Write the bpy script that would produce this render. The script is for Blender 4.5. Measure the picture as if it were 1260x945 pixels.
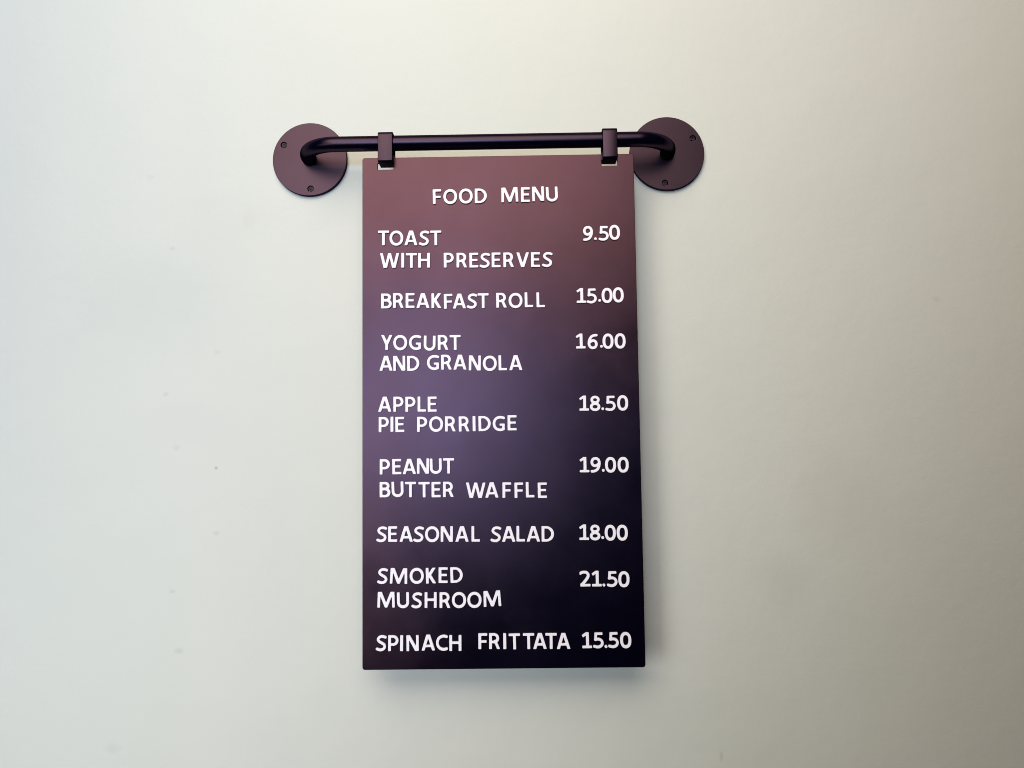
import bpy, bmesh, math, random
import numpy as np
from mathutils import Matrix, Vector

random.seed(7)
for o in list(bpy.data.objects):
    bpy.data.objects.remove(o, do_unlink=True)
scene = bpy.context.scene
col = scene.collection

# ------------------------------------------------------------------ camera
# wall plane: Y = 0, facing -Y; rail height: Z = 0; metres
CAM = (0.03107, -0.81856, -0.30096)
YAW, PITCH, ROLL = -0.010085, 0.066198, -0.012820
cam_data = bpy.data.cameras.new("camera")
cam = bpy.data.objects.new("camera", cam_data)
col.objects.link(cam)
fw = Vector((math.sin(YAW) * math.cos(PITCH), math.cos(YAW) * math.cos(PITCH), math.sin(PITCH)))
rt = Vector((math.cos(YAW), -math.sin(YAW), 0))
up = rt.cross(fw)
rt2 = rt * math.cos(ROLL) + up * math.sin(ROLL)
up2 = up * math.cos(ROLL) - rt * math.sin(ROLL)
cam.matrix_world = Matrix((
    (rt2.x, up2.x, -fw.x, CAM[0]), (rt2.y, up2.y, -fw.y, CAM[1]),
    (rt2.z, up2.z, -fw.z, CAM[2]), (0, 0, 0, 1)))
cam_data.sensor_width = 36.0
cam_data.lens = 947.0 / 1260.0 * 36.0
cam_data.clip_start = 0.01
cam_data.clip_end = 50
scene.camera = cam

# ------------------------------------------------------------------ world and lamps
world = bpy.data.worlds.new("World")
scene.world = world
world.use_nodes = True
bg = world.node_tree.nodes["Background"]
bg.inputs[0].default_value = (0.80, 0.86, 1.0, 1)
bg.inputs[1].default_value = 0.004


def area(name, loc, target, sx, sy, power, color, spread=180):
    d = bpy.data.lights.new(name, 'AREA')
    d.shape = 'RECTANGLE'
    d.size, d.size_y = sx, sy
    d.energy = power
    d.color = color
    d.spread = math.radians(spread)
    o = bpy.data.objects.new(name, d)
    col.objects.link(o)
    o.location = loc
    o.rotation_euler = (Vector(target) - Vector(loc)).to_track_quat('-Z', 'Y').to_euler()
    return o


area("window_light", (-0.500, -3.600, -0.122), (-1.161, 0, 0.800), 0.400, 0.400, 14.791, (0.470, 0.702, 1.000), 63.7)
area("ceiling_light", (-0.156, -0.954, 1.033), (0.054, 0, 0.589), 1.240, 1.966, 14.500, (1.000, 0.902, 0.728), 93.7)
area("low_left_fill", (-1.061, -1.433, -0.573), (-0.372, 0, -0.800), 0.900, 0.904, 3.005, (0.961, 1.000, 0.960), 57.3)  # added fill from the lower left, stands for no real window

scene.render.engine = 'CYCLES'
scene.view_settings.view_transform = 'Standard'
scene.view_settings.look = 'None'
scene.view_settings.exposure = 0.0
scene.view_settings.gamma = 1.0
scene.cycles.filter_width = 1.0


# ------------------------------------------------------------------ materials
def new_mat(name):
    m = bpy.data.materials.new(name)
    m.use_nodes = True
    nt = m.node_tree
    return m, nt, nt.nodes["Principled BSDF"]


def N(nt, kind, **kw):
    n = nt.nodes.new(kind)
    for k, v in kw.items():
        setattr(n, k, v)
    return n


def noise(nt, scale, detail=4, rough=0.5, vec=None):
    n = N(nt, 'ShaderNodeTexNoise')
    n.inputs['Scale'].default_value = scale
    n.inputs['Detail'].default_value = detail
    n.inputs['Roughness'].default_value = rough
    if vec is not None:
        nt.links.new(vec, n.inputs['Vector'])
    return n


def ramp(nt, src, p0, c0, p1, c1):
    r = N(nt, 'ShaderNodeValToRGB')
    r.color_ramp.elements[0].position = p0
    r.color_ramp.elements[0].color = c0
    r.color_ramp.elements[1].position = p1
    r.color_ramp.elements[1].color = c1
    nt.links.new(src, r.inputs[0])
    return r


def g(v):
    return (v, v, v, 1)


def metal_mat(name, base, rough, bump=0.05):
    """dark satin coating: almost no diffuse, a soft short-tailed sheen"""
    m, nt, b = new_mat(name)
    nt.nodes.remove(b)
    out = nt.nodes['Material Output']
    tc = N(nt, 'ShaderNodeTexCoord')
    fine = noise(nt, 2600, 3, 0.6, tc.outputs['Object'])
    cloud = noise(nt, 14, 5, 0.6, tc.outputs['Object'])
    r = ramp(nt, cloud.outputs['Fac'], 0.3, tuple(c * 0.92 for c in base) + (1,), 0.7, tuple(c * 1.08 for c in base) + (1,))
    rr = ramp(nt, cloud.outputs['Fac'], 0.25, g(rough - 0.025), 0.75, g(rough + 0.03))
    bp = N(nt, 'ShaderNodeBump')
    bp.inputs['Strength'].default_value = bump
    bp.inputs['Distance'].default_value = 0.0002
    nt.links.new(fine.outputs['Fac'], bp.inputs['Height'])
    gl = N(nt, 'ShaderNodeBsdfAnisotropic', distribution='BECKMANN')
    nt.links.new(r.outputs[0], gl.inputs['Color'])
    nt.links.new(rr.outputs[0], gl.inputs['Roughness'])
    nt.links.new(bp.outputs[0], gl.inputs['Normal'])
    df = N(nt, 'ShaderNodeBsdfDiffuse')
    df.inputs['Color'].default_value = (0.0011, 0.0010, 0.0050, 1)
    ad = N(nt, 'ShaderNodeAddShader')
    nt.links.new(gl.outputs[0], ad.inputs[0])
    nt.links.new(df.outputs[0], ad.inputs[1])
    nt.links.new(ad.outputs[0], out.inputs['Surface'])
    return m


M_PANEL = metal_mat('satin_panel', (0.0386, 0.0191, 0.0256), 0.316, 0.05)
M_RAIL = metal_mat('satin_rail', (0.0239, 0.0153, 0.0225), 0.32, 0.05)
M_FLANGE = metal_mat('satin_flange', (0.0308, 0.0186, 0.0256), 0.38, 0.08)
M_SCREW = metal_mat('satin_screw', (0.0173, 0.0115, 0.0167), 0.33, 0.05)

M_LETTER, nt, b = new_mat('white_letter')
b.inputs['Base Color'].default_value = (0.87, 0.82, 0.93, 1)
b.inputs['Roughness'].default_value = 0.55
tc = N(nt, 'ShaderNodeTexCoord')
nn = noise(nt, 900, 2, 0.5, tc.outputs['Object'])
bp = N(nt, 'ShaderNodeBump')
bp.inputs['Strength'].default_value = 0.05
bp.inputs['Distance'].default_value = 0.0002
nt.links.new(nn.outputs['Fac'], bp.inputs['Height'])
nt.links.new(bp.outputs[0], b.inputs['Normal'])


def wall_mat():
    m, nt, b = new_mat('painted_wall')
    tc = N(nt, 'ShaderNodeTexCoord')
    v = tc.outputs['Object']
    big = noise(nt, 2.6, 4, 0.55, v)
    base = ramp(nt, big.outputs['Fac'], 0.30, (0.560, 0.568, 0.548, 1), 0.72, (0.594, 0.588, 0.571, 1))
    cur = base.outputs[0]

    def spot(cx, cz, rx, rz, colr, amt, wob=0.5, soft=0.6):
        """a stain of its own shape at a fixed place of the wall"""
        nonlocal cur
        mp = N(nt, 'ShaderNodeMapping', vector_type='POINT')
        mp.inputs['Location'].default_value = (-cx / rx, 0, -cz / rz)
        mp.inputs['Scale'].default_value = (1 / rx, 0.0, 1 / rz)
        nt.links.new(v, mp.inputs['Vector'])
        ln = N(nt, 'ShaderNodeVectorMath', operation='LENGTH')
        nt.links.new(mp.outputs[0], ln.inputs[0])
        nz = noise(nt, 1.4 / max(rx, rz), 4, 0.6, v)
        ad = N(nt, 'ShaderNodeMath', operation='MULTIPLY_ADD')
        nt.links.new(nz.outputs['Fac'], ad.inputs[0])
        ad.inputs[1].default_value = wob * 2
        ad.inputs[2].default_value = -wob
        a2 = N(nt, 'ShaderNodeMath', operation='ADD')
        nt.links.new(ln.outputs['Value'], a2.inputs[0])
        nt.links.new(ad.outputs[0], a2.inputs[1])
        mr = N(nt, 'ShaderNodeMapRange', interpolation_type='SMOOTHSTEP')
        mr.inputs['From Min'].default_value = 1.0 - soft
        mr.inputs['From Max'].default_value = 1.0 + soft * 0.5
        mr.inputs['To Min'].default_value = amt
        mr.inputs['To Max'].default_value = 0
        nt.links.new(a2.outputs[0], mr.inputs['Value'])
        mx = N(nt, 'ShaderNodeMix', data_type='RGBA')
        nt.links.new(mr.outputs[0], mx.inputs['Factor'])
        nt.links.new(cur, mx.inputs['A'])
        mx.inputs['B'].default_value = colr + (1,)
        cur = mx.outputs['Result']

    spot(-0.3619, -0.1514, 0.09504, 0.06048, (0.437, 0.476, 0.491), 0.17, 0.6, 0.8)
    spot(-0.2881, -0.0679, 0.05184, 0.03456, (0.484, 0.484, 0.468), 0.11, 0.6, 0.8)
    spot(-0.3247, -0.2833, 0.06048, 0.02592, (0.515, 0.499, 0.530), 0.14, 0.5, 0.8)
    spot(0.3002, -0.4567, 0.03456, 0.03456, (0.390, 0.398, 0.437), 0.14, 0.6, 0.8)
    spot(0.3626, -0.3775, 0.05184, 0.05184, (0.429, 0.429, 0.390), 0.14, 0.6, 0.8)
    spot(-0.2927, -0.332, 0.0019008, 0.0019008, (0.156, 0.156, 0.140), 0.42, 0.1, 0.5)
    spot(-0.3479, -0.2526, 0.00346, 0.00276, (0.351, 0.359, 0.343), 0.24, 0.8, 0.5)
    spot(-0.3356, -0.31, 0.00415, 0.00346, (0.390, 0.390, 0.374), 0.18, 0.8, 0.5)
    spot(-0.2918, -0.4004, 0.00346, 0.00276, (0.351, 0.359, 0.359), 0.21, 0.8, 0.5)
    spot(-0.3374, -0.4608, 0.00346, 0.00207, (0.351, 0.359, 0.343), 0.24, 0.8, 0.5)
    spot(-0.3435, -0.0947, 0.00346, 0.00207, (0.351, 0.359, 0.343), 0.24, 0.8, 0.5)
    spot(-0.3296, -0.5221, 0.005184, 0.003456, (0.328, 0.335, 0.328), 0.27, 0.4, 0.8)
    spot(-0.3968, -0.6207, 0.00864, 0.005184, (0.390, 0.390, 0.390), 0.21, 0.5, 0.8)
    spot(0.2338, -0.6342, 0.00207, 0.00553, (0.328, 0.312, 0.281), 0.27, 0.8, 0.5)
    spot(-0.2925, -0.2079, 0.00415, 0.00276, (0.390, 0.390, 0.374), 0.21, 0.8, 0.5)
    spot(-0.3688, -0.0152, 0.00484, 0.00276, (0.390, 0.390, 0.374), 0.15, 0.8, 0.5)
    spot(-0.2607, -0.0638, 0.00864, 0.012096, (0.468, 0.452, 0.421), 0.15, 0.5, 0.8)
    spot(0.4767, -0.162, 0.00415, 0.00346, (0.406, 0.390, 0.351), 0.21, 0.8, 0.5)
    nt.links.new(cur, b.inputs['Base Color'])
    b.inputs['Roughness'].default_value = 0.62
    b.inputs['Specular IOR Level'].default_value = 0.3
    # roller nap of the paint, trowel waves beneath it and a few raised nibs
    nap = noise(nt, 420, 4, 0.6, v)
    wave = noise(nt, 18, 3, 0.5, v)
    grain = noise(nt, 95, 5, 0.62, v)
    nibs = N(nt, 'ShaderNodeTexVoronoi')
    nibs.inputs['Scale'].default_value = 26
    nt.links.new(v, nibs.inputs['Vector'])
    nr = ramp(nt, nibs.outputs['Distance'], 0.02, g(1), 0.075, g(0))
    sel = noise(nt, 9, 2, 0.5, v)
    sr = ramp(nt, sel.outputs['Fac'], 0.56, g(0), 0.62, g(1))
    mu = N(nt, 'ShaderNodeMath', operation='MULTIPLY')
    nt.links.new(nr.outputs[0], mu.inputs[0])
    nt.links.new(sr.outputs[0], mu.inputs[1])
    prev = None
    for src, dist, st in ((wave.outputs['Fac'], 0.0022, 0.5), (grain.outputs['Fac'], 0.0006, 0.4), (nap.outputs['Fac'], 0.00035, 0.5), (mu.outputs[0], 0.0004, 0.5)):
        bp = N(nt, 'ShaderNodeBump')
        bp.inputs['Strength'].default_value = st
        bp.inputs['Distance'].default_value = dist
        nt.links.new(src, bp.inputs['Height'])
        if prev:
            nt.links.new(prev, bp.inputs['Normal'])
        prev = bp.outputs[0]
    nt.links.new(prev, b.inputs['Normal'])
    return m


M_WALL = wall_mat()


# ------------------------------------------------------------------ helpers
def finish(me, mat, angle=32, flat=None):
    me.materials.clear()
    me.materials.append(mat)
    me.shade_smooth()
    me.set_sharp_from_angle(angle=math.radians(angle))
    if flat is not None:
        for p in me.polygons:
            if abs(p.normal[flat]) > 0.999:
                p.use_smooth = False
    me.update()
    return me


def plate(name, loops, thick, bevel, mat, res=2, axis='front'):
    """flat shape with holes, given thickness and rounded edges.
    axis 'front': loops are (x, z), the back lies on y = 0 and the face at y = -thick
    axis 'side': loops are (y, z), extruded along x, centred"""
    cu = bpy.data.curves.new(name, 'CURVE')
    cu.dimensions = '2D'
    cu.fill_mode = 'BOTH'
    cu.extrude = thick / 2 - bevel
    cu.bevel_depth = bevel
    cu.offset = -bevel
    cu.bevel_resolution = res
    for lp in loops:
        sp = cu.splines.new('POLY')
        sp.points.add(len(lp) - 1)
        for p, (x, y) in zip(sp.points, lp):
            p.co = (x, y, 0, 1)
        sp.use_cyclic_u = True
    ob = bpy.data.objects.new(name, cu)
    col.objects.link(ob)
    dg = bpy.context.evaluated_depsgraph_get()
    me = bpy.data.meshes.new_from_object(ob.evaluated_get(dg))
    bpy.data.objects.remove(ob, do_unlink=True)
    bpy.data.curves.remove(cu)
    if axis == 'front':
        me.transform(Matrix(((1, 0, 0, 0), (0, 0, -1, -thick / 2), (0, 1, 0, 0), (0, 0, 0, 1))))
    else:
        me.transform(Matrix(((0, 0, 1, 0), (1, 0, 0, 0), (0, 1, 0, 0), (0, 0, 0, 1))))
    me.name = name
    bm = bmesh.new()
    bm.from_mesh(me)
    bmesh.ops.remove_doubles(bm, verts=bm.verts, dist=1e-6)
    bmesh.ops.recalc_face_normals(bm, faces=bm.faces)
    bm.to_mesh(me)
    bm.free()
    return finish(me, mat, 50, 1 if axis == 'front' else 0)


def circle(cx, cy, r, n):
    return [(cx + r * math.cos(2 * math.pi * i / n), cy + r * math.sin(2 * math.pi * i / n)) for i in range(n)]


def round_rect(x0, y0, x1, y1, r, n=8):
    if not isinstance(r, tuple):
        r = (r,) * 4          # bottom left, bottom right, top right, top left
    out = []
    for (cx, cy, a, q) in ((x0 + r[0], y0 + r[0], 180, r[0]), (x1 - r[1], y0 + r[1], 270, r[1]),
                           (x1 - r[2], y1 - r[2], 0, r[2]), (x0 + r[3], y1 - r[3], 90, r[3])):
        for i in range(n + 1):
            t = math.radians(a + 90 * i / n)
            out.append((cx + q * math.cos(t), cy + q * math.sin(t)))
    return out


def link(name, me, parent=None, loc=(0, 0, 0), rot=(0, 0, 0), label=None):
    o = bpy.data.objects.new(name, me)
    col.objects.link(o)
    o.location = loc
    o.rotation_euler = rot
    if parent:
        o.parent = parent
    if label:
        o['label'] = label
    return o


def empty(name, loc, label, cat, group=None):
    o = bpy.data.objects.new(name, None)
    o.empty_display_size = 0.03
    col.objects.link(o)
    o.location = loc
    o['label'] = label
    o['category'] = cat
    if group:
        o['group'] = group
    return o


# ------------------------------------------------------------------ the wall
bm = bmesh.new()
vs = [bm.verts.new(p) for p in ((-2.2, 0, -1.9), (2.2, 0, -1.9), (2.2, 0, 1.6), (-2.2, 0, 1.6))]
bm.faces.new(vs)
ge = bmesh.ops.extrude_face_region(bm, geom=bm.faces[:])
for e in ge['geom']:
    if isinstance(e, bmesh.types.BMVert):
        e.co.y += 0.12
bmesh.ops.recalc_face_normals(bm, faces=bm.faces)
me = bpy.data.meshes.new('wall')
bm.to_mesh(me)
bm.free()
me.materials.append(M_WALL)
wall = link('wall', me)
wall['kind'] = 'structure'

# ------------------------------------------------------------------ the rail
A = 0.19326        # flange centres at x = -A and +A
S = 0.0461         # the rail stands this far off the wall
RB = 0.0375        # bend radius
RT = 0.0077        # tube radius
FT = 0.0050        # flange thickness

rail = empty('wall_rail', (0, 0, 0), 'dark purplish metal rail with bent ends screwed to the wall by two round plates', 'rail')


def tube(path, r, n=56):
    bm = bmesh.new()
    rings = []
    for i, p in enumerate(path):
        t = (path[min(i + 1, len(path) - 1)] - path[max(i - 1, 0)]).normalized()
        u = Vector((0, 0, 1))
        w = t.cross(u).normalized()
        rings.append([bm.verts.new(p + u * (r * math.cos(2 * math.pi * k / n)) + w * (r * math.sin(2 * math.pi * k / n))) for k in range(n)])
    for a_, b_ in zip(rings, rings[1:]):
        for k in range(n):
            bm.faces.new((a_[k], a_[(k + 1) % n], b_[(k + 1) % n], b_[k]))
    bmesh.ops.recalc_face_normals(bm, faces=bm.faces)
    return bm


path = [Vector((-A, -0.0030, 0)), Vector((-A, -0.006, 0))]
for i in range(25):
    t = math.pi / 2 * i / 24
    path.append(Vector((-A + RB - RB * math.cos(t), -(S - RB) - RB * math.sin(t), 0)))
for i in range(1, 16):
    x = -A + RB + (2 * A - 2 * RB) * i / 16
    path.append(Vector((x, -S, 0)))
for i in range(25):
    t = math.pi / 2 * (1 - i / 24)
    path.append(Vector((A - RB + RB * math.cos(t), -(S - RB) - RB * math.sin(t), 0)))
path += [Vector((A, -0.006, 0)), Vector((A, -0.0030, 0))]
bm = tube(path, RT)
me = bpy.data.meshes.new('bar')
bm.to_mesh(me)
bm.free()
finish(me, M_RAIL, 60)
link('bar', me, rail)

# screw: a sunk button head with a six-lobed socket
def torx(r, n=72):
    return [((r * (1 + 0.16 * math.cos(6 * t))) * math.cos(t), (r * (1 + 0.16 * math.cos(6 * t))) * math.sin(t))
            for t in (2 * math.pi * i / n for i in range(n))]


screw_me = plate('screw', [circle(0, 0, 0.00265, 40), torx(0.00105)], 0.0012, 0.0003, M_SCREW)
for side, angs, lab in ((-1, (150, 272, 31), 'left'), (1, (29.5, 265, 148), 'right')):
    holes = [(0.0326 * math.cos(math.radians(a)), 0.0326 * math.sin(math.radians(a))) for a in angs]
    loops = [circle(0, 0, 0.0402, 160)] + [circle(x, z, 0.0032, 40) for x, z in holes]
    fme = plate('flange', loops, FT, 0.0005, M_FLANGE)
    fl = link('flange', fme, rail, (side * A, 0, 0))
    for x, z in holes:
        link('screw', screw_me, fl, (x, -FT + 0.0016, z), (0, random.uniform(0, 1), 0))

# ------------------------------------------------------------------ the two hanging loops
LZ0, LZ1 = -0.0226, 0.0096
prof_o = round_rect(-S - 0.0100, LZ0, -S + 0.0100, LZ1, (0.0022, 0.0022, 0.0048, 0.0048), 10)
prof_i = round_rect(-S - 0.0082, LZ0 + 0.0018, -S + 0.0082, LZ1 - 0.0018, (0.0006, 0.0006, 0.0030, 0.0030), 10)
loop_me = plate('hanging_loop', [prof_o, prof_i], 0.0150, 0.0006, M_RAIL, 2, 'side')
for x, lab, ry in ((-0.10257, "dark metal strap loop round the rail at the board's top left, beside FOOD", 0.0),
                   (0.12596, "dark metal strap loop round the rail at the board's top right, nearer MENU", 0.0)):
    o = link('hanging_loop', loop_me, None, (x, 0, 0), (0, ry, 0), lab)
    o['category'] = 'strap'
    o['group'] = 'strap loops holding the menu board on the rail'

# ------------------------------------------------------------------ the menu board
BW, BH, XC, ZT = 0.27828, 0.51488, 0.01159, -0.01497
BT = 0.0024
board = empty('menu_board', (XC, -S + BT, ZT), 'tall dark brown metal food menu board with raised white letters, hanging from the rail', 'menu board')
slots = [round_rect(cx - XC - 0.0081, -0.0125, cx - XC + 0.0081, -0.0058, 0.0008, 4) for cx in (-0.1038, 0.1261)]
bme = plate('panel', [round_rect(-BW / 2, -BH, BW / 2, 0, 0.0026, 10)] + slots, BT, 0.0004, M_PANEL)
link('panel', bme, board)

# ------------------------------------------------------------------ glyphs: strokes -> outline -> bevelled solid
CAP = 0.0154
W0 = 0.195


def arc(cx, cy, rx, ry, a0, a1, n=28):
    return [(cx + rx * math.cos(math.radians(a0 + (a1 - a0) * i / n)), cy + ry * math.sin(math.radians(a0 + (a1 - a0) * i / n))) for i in range(n + 1)]


def oval(cx, cy, rx, ry, p=2.25, n=64):
    out = []
    for i in range(n + 1):
        t = 2 * math.pi * i / n
        c, s_ = math.cos(t), math.sin(t)
        out.append((cx + rx * math.copysign(abs(c) ** (2 / p), c), cy + ry * math.copysign(abs(s_) ** (2 / p), s_)))
    return out


def spl(pts, n=12):
    P = [pts[0]] + list(pts) + [pts[-1]]
    out = []
    for i in range(1, len(P) - 2):
        p0, p1, p2, p3 = (np.array(P[i + k]) for k in (-1, 0, 1, 2))
        for j in range(n):
            t = j / n
            out.append(tuple(0.5 * (2 * p1 + (p2 - p0) * t + (2 * p0 - 5 * p1 + 4 * p2 - p3) * t * t + (3 * p1 - p0 - 3 * p2 + p3) * t ** 3)))
    out.append(tuple(pts[-1]))
    return out


h = W0 / 2
HB = 0.165          # thickness of level strokes
t_ = 1 - HB / 2
b_ = HB / 2
# every glyph: width, clip to cap band, list of (points, width)
G = {
    'A': (0.88, True, [([(.07, -.1), (.445, 1.1)], .2), ([(.81, -.1), (.435, 1.1)], .2), ([(.2, .29), (.68, .29)], .155)]),
    'B': (0.72, True, [([(h, 0), (h, 1)], W0), ([(h, t_), (.36, t_)] + arc(.36, .735, .215, t_ - .735, 90, -90) + [(h, .555)], HB),
                       ([(h, .535), (.38, .535)] + arc(.38, (.535 + b_) / 2, .245, (.535 - b_) / 2, 90, -90) + [(h, b_)], HB),
                       (arc(.36, .735, .205, .18, 60, -60), .19), (arc(.38, .31, .235, .22, 60, -60), .195)]),
    'C': (0.74, False, [(spl([(.70, .875), (.60, .905), (.47, .91), (.30, .86), (.16, .72), (.105, .5), (.16, .28), (.30, .14), (.47, .09), (.60, .095), (.70, .125)]), .185)]),
    'D': (0.82, True, [([(h, 0), (h, 1)], W0), ([(h, t_), (.30, t_)] + arc(.30, .5, .42, t_ - .5, 90, -90, 40) + [(h, b_)], HB), (arc(.30, .5, .415, .41, 55, -55), .195)]),
    'E': (0.60, True, [([(h, 0), (h, 1)], W0), ([(h, t_), (.60, t_)], HB), ([(h, .51), (.55, .51)], .155), ([(h, b_), (.60, b_)], HB)]),
    'F': (0.58, True, [([(h, 0), (h, 1)], W0), ([(h, t_), (.58, t_)], HB), ([(h, .48), (.54, .48)], .155)]),
    'G': (0.82, False, [(spl([(.745, .86), (.62, .90), (.48, .91), (.30, .86), (.16, .72), (.105, .5), (.16, .28), (.30, .14), (.48, .09), (.62, .105), (.715, .145)]), .185),
                        ([(.715, .06), (.715, .50)], .185), ([(.46, .43), (.805, .43)], .15)]),
    'H': (0.79, True, [([(h, 0), (h, 1)], W0), ([(.79 - h, 0), (.79 - h, 1)], W0), ([(h, .52), (.79 - h, .52)], HB)]),
    'I': (0.205, True, [([(.1025, 0), (.1025, 1)], .205)]),
    'K': (0.68, True, [([(h, 0), (h, 1)], W0), ([(.18, .455), (.60, 1.08)], .2), ([(.20, .60), (.62, -.1)], .205)]),
    'L': (0.56, True, [([(h, 0), (h, 1)], W0), ([(h, b_), (.56, b_)], HB)]),
    'M': (1.14, True, [([(.09, -.05), (.125, 1.05)], .185), ([(1.05, -.05), (1.015, 1.05)], .185), ([(.155, 1.1), (.572, .05)], .2), ([(.985, 1.1), (.568, .05)], .2), ([(.50, .09), (.64, .09)], .18)]),
    'N': (0.80, True, [([(.0925, 0), (.0925, 1)], .185), ([(.7075, 0), (.7075, 1)], .185), ([(.085, 1.08), (.715, -.08)], .205)]),
    'O': (0.93, False, [(oval(.465, .5, .368, .418, 2.1), .19)]),
    'P': (0.69, True, [([(h, 0), (h, 1)], W0), ([(h, t_), (.33, t_)] + arc(.33, .665, .255, t_ - .665, 90, -90) + [(h, .665 * 2 - t_)], HB), (arc(.33, .665, .25, .245, 60, -60), .19)]),
    'R': (0.72, True, [([(h, 0), (h, 1)], W0), ([(h, t_), (.33, t_)] + arc(.33, .68, .235, t_ - .68, 90, -90) + [(h, .68 * 2 - t_)], HB), (arc(.33, .68, .23, .23, 60, -60), .19),
                       ([(.30, .52), (.44, .40), (.655, -.1)], .19)]),
    'S': (0.66, False, [(spl([(.60, .865), (.47, .91), (.34, .915), (.20, .865), (.13, .75), (.17, .635), (.30, .54), (.42, .475), (.53, .375), (.545, .25), (.47, .14), (.33, .085), (.19, .09), (.045, .145)]), .18)]),
    'T': (0.74, True, [([(.37, 0), (.37, 1)], W0), ([(0, t_), (.74, t_)], HB)]),
    'U': (0.79, False, [([(h, 1), (h, .36)] + arc(.395, .36, .395 - h, .36 - .085, 180, 360) + [(.79 - h, .36), (.79 - h, 1)], .192)]),
    'V': (0.86, True, [([(.075, 1.1), (.445, -.06)], .2), ([(.785, 1.1), (.415, -.06)], .2)]),
    'W': (1.29, True, [([(.08, 1.1), (.365, -.1)], .195), ([(.66, 1.1), (.365, -.1)], .18), ([(.63, 1.1), (.925, -.1)], .18), ([(1.21, 1.1), (.925, -.1)], .195)]),
    'Y': (0.76, True, [([(.38, 0), (.38, .42)], W0), ([(.055, 1.1), (.39, .36)], .195), ([(.705, 1.1), (.37, .36)], .195)]),
    '0': (0.73, False, [(oval(.365, .5, .265, .415, 2.3), .195)]),
    '1': (0.63, True, [([(.345, .03), (.345, 1.05)], .2), ([(.0, b_), (.63, b_)], HB), ([(.02, .745), (.30, .935)], .165), ([(.24, .90), (.43, .90)], .2)]),
    '2': (0.68, True, [(spl([(.03, .83), (.17, .90), (.32, .915), (.47, .87), (.545, .75), (.53, .62), (.43, .46), (.28, .28), (.10, .09)]), .19), ([(.02, b_), (.68, b_)], HB), ([(.02, .1), (.2, .1)], .2)]),
    '5': (0.65, False, [([(.15, .915), (.575, .915)], HB), ([(.145, .99), (.125, .50)], .18), (spl([(.10, .545), (.22, .575), (.36, .565), (.49, .49), (.55, .34), (.50, .19), (.37, .10), (.22, .085), (.03, .13)]), .18)]),
    '6': (0.69, False, [(spl([(.60, .915), (.45, .905), (.28, .83), (.16, .66), (.105, .42), (.13, .24), (.22, .12), (.35, .085), (.50, .13), (.585, .29), (.56, .45), (.46, .55), (.32, .555), (.16, .46)]), .185)]),
    '8': (0.69, False, [(oval(.345, .735, .215, .18, 2.1), .18), (oval(.345, .285, .25, .20, 2.1), .185)]),
    '9': (0.69, False, [(spl([(.09, .085), (.24, .095), (.41, .17), (.53, .34), (.585, .58), (.56, .76), (.47, .88), (.34, .915), (.19, .87), (.105, .71), (.13, .55), (.23, .45), (.37, .445), (.53, .54)]), .185)]),
    '.': (0.20, True, [(arc(.1, .1, .045, .045, 0, 360, 16), .11), ([(.05, .1), (.15, .1)], .1)]),
}
RES = 88
MAR = 0.14


def glyph_field(ch):
    wd, clip, strokes = G[ch]
    nx = int((wd + 2 * MAR) * RES)
    ny = int((1 + 2 * MAR) * RES)
    X, Y = np.meshgrid((np.arange(nx) + .5) / RES - MAR, (np.arange(ny) + .5) / RES - MAR)
    F = np.full(X.shape, 9.0)
    for pts, w in strokes:
        for (x0, y0), (x1, y1) in zip(pts, pts[1:]):
            L = math.hypot(x1 - x0, y1 - y0)
            if L < 1e-6:
                continue
            ux, uy = (x1 - x0) / L, (y1 - y0) / L
            al = (X - x0) * ux + (Y - y0) * uy
            pe = np.abs(-(X - x0) * uy + (Y - y0) * ux)
            F = np.minimum(F, np.maximum(np.abs(al - L / 2) - L / 2, pe - w / 2))
        for (x, y) in pts[1:-1]:
            F = np.minimum(F, np.hypot(X - x, Y - y) - w / 2)
    if clip:
        F = np.maximum(F, np.maximum(Y - 1, -Y))
        F = np.maximum(F, np.maximum(X - wd - .01, -X - .01))
    M = np.clip(0.5 - (F + 0.006) * RES, 0, 1)
    sg = 0.019 * RES
    k = np.exp(-0.5 * (np.arange(-8, 9) / sg) ** 2)
    k /= k.sum()
    M = np.apply_along_axis(lambda r: np.convolve(r, k, 'same'), 0, M)
    M = np.apply_along_axis(lambda r: np.convolve(r, k, 'same'), 1, M)
    M[0, :] = M[-1, :] = 0
    M[:, 0] = M[:, -1] = 0
    return M


def contours(M, lv=0.5):
    ny, nx = M.shape
    seg = {}

    def edge(i, j, d):       # d 0: (i,j)-(i,j+1)   d 1: (i,j)-(i+1,j)
        a = M[i, j]
        b2 = M[i, j + 1] if d == 0 else M[i + 1, j]
        t = (lv - a) / (b2 - a)
        return (j + t, i) if d == 0 else (j, i + t)
    I = M > lv
    for i, j in np.argwhere((I[:-1, :-1].astype(int) + I[1:, :-1] + I[:-1, 1:] + I[1:, 1:]) % 4 != 0):
        i, j = int(i), int(j)
        c = [I[i, j], I[i, j + 1], I[i + 1, j + 1], I[i + 1, j]]
        e = [(i, j, 0), (i, j + 1, 1), (i + 1, j, 0), (i, j, 1)]
        ins = [k for k in range(4) if not c[k] and c[(k + 1) % 4]]
        outs = [k for k in range(4) if c[k] and not c[(k + 1) % 4]]
        for a_ in ins:
            # walk on to the next exit
            k = (a_ + 1) % 4
            while k not in outs:
                k = (k + 1) % 4
            seg[e[a_]] = e[k]
    loops = []
    while seg:
        s0 = next(iter(seg))
        lp = []
        s1 = s0
        while s1 in seg:
            lp.append(edge(*s1))
            s1 = seg.pop(s1)
        if len(lp) > 8:
            loops.append(lp)
    return loops


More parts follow.
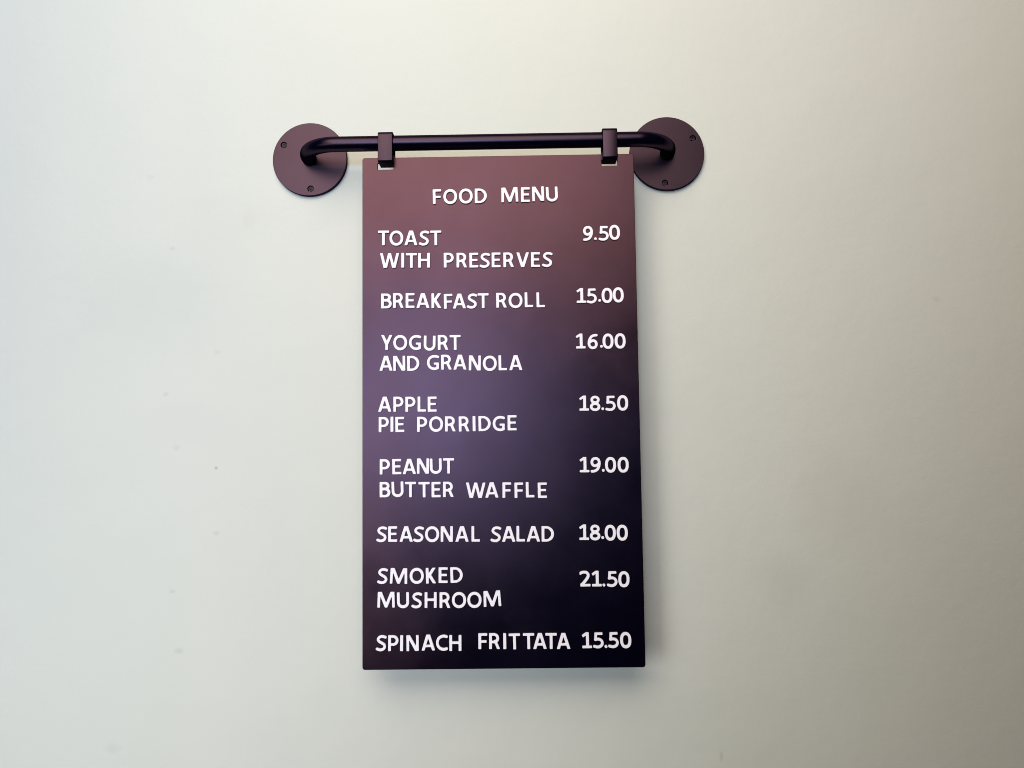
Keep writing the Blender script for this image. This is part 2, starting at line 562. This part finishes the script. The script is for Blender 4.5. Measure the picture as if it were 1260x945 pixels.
def simplify(lp, tol):
    P = np.array(lp)
    n = len(P)
    far = int(np.argmax(((P - P[0]) ** 2).sum(1)))
    keep = {0, far}

    def rec(a, b2):
        if b2 - a < 2:
            return
        A_, B_ = P[a], P[b2 % n]
        d = B_ - A_
        L = math.hypot(*d) or 1e-9
        q = P[a + 1:b2]
        ds = np.abs((q[:, 0] - A_[0]) * d[1] - (q[:, 1] - A_[1]) * d[0]) / L
        k = int(np.argmax(ds))
        if ds[k] > tol:
            keep.add(a + 1 + k)
            rec(a, a + 1 + k)
            rec(a + 1 + k, b2)
    rec(0, far)
    rec(far, n)
    return [tuple(P[i]) for i in sorted(keep)]


LT = 0.0020        # letter thickness
glyph_mesh = {}
for ch in G:
    wd = G[ch][0]
    lps = []
    for lp in contours(glyph_field(ch)):
        lp = simplify(lp, 0.10)
        lps.append([(((x + .5) / RES - MAR - wd / 2) * CAP, ((y + .5) / RES - MAR) * CAP) for x, y in lp])
    nm = 'decimal_point' if ch == '.' else ('digit' if ch.isdigit() else 'letter')
    glyph_mesh[ch] = plate(nm, lps, LT, 0.00028, M_LETTER, 2)

# every character: centre and baseline in millimetres from the middle of the board's top edge
LINES = [
    ('FOOD', [[-62.2, -49.8],[-48.9, -50.0],[-33.0, -49.7],[-17.6, -49.7]]),
    ('MENU', [[12.0, -49.0],[27.8, -49.2],[41.0, -48.6],[55.3, -49.1]]),
    ('TOAST', [[-117.3, -91.8],[-104.1, -92.2],[-89.3, -92.2],[-75.7, -92.6],[-63.9, -92.6]]),
    ('9.50', [[90.9, -90.4],[98.4, -89.8],[107.1, -90.5],[118.0, -89.7]]),
    ('WITH', [[-111.1, -115.2],[-97.7, -115.1],[-88.9, -115.5],[-76.0, -115.5]]),
    ('PRESERVES', [[-50.7, -115.7],[-37.6, -115.9],[-25.4, -116.1],[-14.1, -116.5],[-2.8, -116.2],[10.0, -116.3],[24.1, -116.5],[37.1, -116.5],[49.2, -116.6]]),
    ('BREAKFAST', [[-114.3, -156.6],[-102.2, -156.3],[-90.4, -156.5],[-77.4, -156.8],[-63.6, -157.1],[-51.6, -157.9],[-40.4, -157.8],[-27.5, -158.0],[-16.4, -157.8]]),
    ('ROLL', [[2.3, -157.6],[16.4, -158.1],[29.9, -157.5],[41.8, -157.7]]),
    ('15.00', [[82.9, -153.9],[93.8, -154.5],[101.3, -153.1],[108.9, -154.3],[120.4, -153.9]]),
    ('YOGURT', [[-114.2, -198.9],[-100.5, -199.3],[-85.7, -199.4],[-71.0, -200.2],[-57.1, -199.7],[-45.0, -199.9]]),
    ('16.00', [[81.5, -200.2],[93.4, -200.9],[102.2, -199.7],[108.9, -200.8],[121.1, -200.7]]),
    ('AND', [[-114.9, -220.0],[-101.5, -220.2],[-87.3, -220.4]]),
    ('GRANOLA', [[-67.6, -219.9],[-53.9, -219.7],[-40.4, -219.9],[-25.6, -220.9],[-10.3, -221.5],[2.7, -221.1],[15.8, -221.2]]),
    ('APPLE', [[-116.3, -261.2],[-102.4, -261.4],[-90.3, -261.6],[-79.1, -261.6],[-68.6, -261.8]]),
    ('18.50', [[83.7, -262.8],[94.6, -263.2],[102.2, -262.5],[110.5, -263.3],[122.2, -263.1]]),
    ('PIE', [[-117.2, -281.6],[-109.1, -281.4],[-101.1, -281.7]]),
    ('PORRIDGE', [[-78.7, -281.9],[-64.8, -281.9],[-50.4, -281.8],[-36.6, -282.0],[-26.7, -281.9],[-16.1, -281.9],[-2.1, -282.1],[11.3, -281.5]]),
    ('PEANUT', [[-116.2, -323.8],[-104.3, -323.7],[-91.8, -323.7],[-78.2, -323.5],[-65.2, -323.7],[-52.6, -323.6]]),
    ('19.00', [[82.9, -324.1],[94.0, -324.4],[101.5, -323.8],[108.8, -324.6],[121.3, -324.7]]),
    ('BUTTER', [[-116.1, -346.4],[-103.4, -346.2],[-90.7, -346.6],[-77.1, -346.9],[-65.2, -347.0],[-52.9, -346.9]]),
    ('WAFFLE', [[-25.9, -348.1],[-9.7, -348.0],[5.2, -348.3],[17.3, -348.6],[28.4, -348.2],[40.6, -348.9]]),
    ('SEASONAL', [[-119.4, -390.4],[-108.6, -390.3],[-95.2, -390.4],[-82.8, -390.8],[-69.4, -390.9],[-54.9, -390.9],[-39.8, -391.0],[-26.2, -391.1]]),
    ('SALAD', [[-6.1, -391.7],[6.5, -391.6],[18.4, -391.4],[30.9, -391.7],[45.3, -391.9]]),
    ('18.00', [[81.3, -390.7],[92.1, -391.1],[99.6, -390.0],[107.2, -391.5],[119.0, -391.6]]),
    ('SMOKED', [[-118.7, -431.3],[-103.0, -431.4],[-84.9, -431.5],[-70.6, -431.4],[-58.8, -431.1],[-45.2, -431.0]]),
    ('21.50', [[81.5, -436.0],[92.9, -436.1],[99.8, -436.3],[108.4, -436.7],[119.4, -437.0]]),
    ('MUSHROOM', [[-115.3, -454.4],[-98.4, -455.0],[-84.8, -455.3],[-71.3, -455.2],[-57.1, -455.4],[-43.2, -455.5],[-28.0, -455.5],[-10.2, -454.4]]),
    ('SPINACH', [[-120.1, -496.4],[-108.2, -496.5],[-100.2, -496.6],[-89.2, -496.7],[-73.8, -496.3],[-60.8, -496.6],[-47.2, -497.0]]),
    ('FRITTATA', [[-20.2, -495.5],[-8.6, -495.5],[1.4, -495.7],[11.1, -496.0],[24.9, -495.9],[35.9, -495.9],[46.9, -496.0],[59.1, -496.1]]),
    ('15.50', [[82.2, -495.6],[93.7, -495.8],[100.6, -495.7],[108.5, -495.7],[120.2, -495.9]]),
]
# characters that were stuck on visibly crooked: (word, index): degrees, anticlockwise
TILT = {('MENU', 0): 1.5, ('MENU', 2): 1.5, ('MENU', 3): 2.5, ('FOOD', 0): 1.0, ('SMOKED', 1): -2.0, ('SMOKED', 3): 1.0, ('SMOKED', 5): 1.5,
        ('MUSHROOM', 7): 2.5, ('MUSHROOM', 1): 1.0, ('PEANUT', 4): 1.0, ('YOGURT', 3): -1.5, ('9.50', 3): 1.5, ('15.00', 4): 1.5,
        ('BUTTER', 1): 1.5, ('WAFFLE', 0): -1.0, ('21.50', 0): 1.0, ('21.50', 4): -1.5, ('GRANOLA', 3): -1.5, ('TOAST', 2): -1.0,
        ('FRITTATA', 3): 1.0, ('15.50', 4): 1.0, ('SPINACH', 2): -.8, ('BREAKFAST', 5): 1.0}
ORD = ['first', 'second', 'third', 'fourth', 'fifth', 'sixth', 'seventh', 'eighth', 'ninth']
for word, spots in LINES:
    for i, (ch, (x, z)) in enumerate(zip(word, spots)):
        me = glyph_mesh[ch]
        tilt = TILT.get((word, i), random.uniform(-0.5, 0.5))
        nm = 'decimal_point' if ch == '.' else ('digit' if ch.isdigit() else 'letter')
        if ch == '.':
            lab = 'white point in the price %s' % word
        elif ch.isdigit():
            lab = 'white digit %s, %s character of the price %s' % (ch, ORD[i], word)
        else:
            lab = 'white letter %s, %s letter of the word %s' % (ch, ORD[i], word)
        link(nm, me, board, (x / 1000, -BT, z / 1000), (0, -math.radians(tilt), 0), lab)
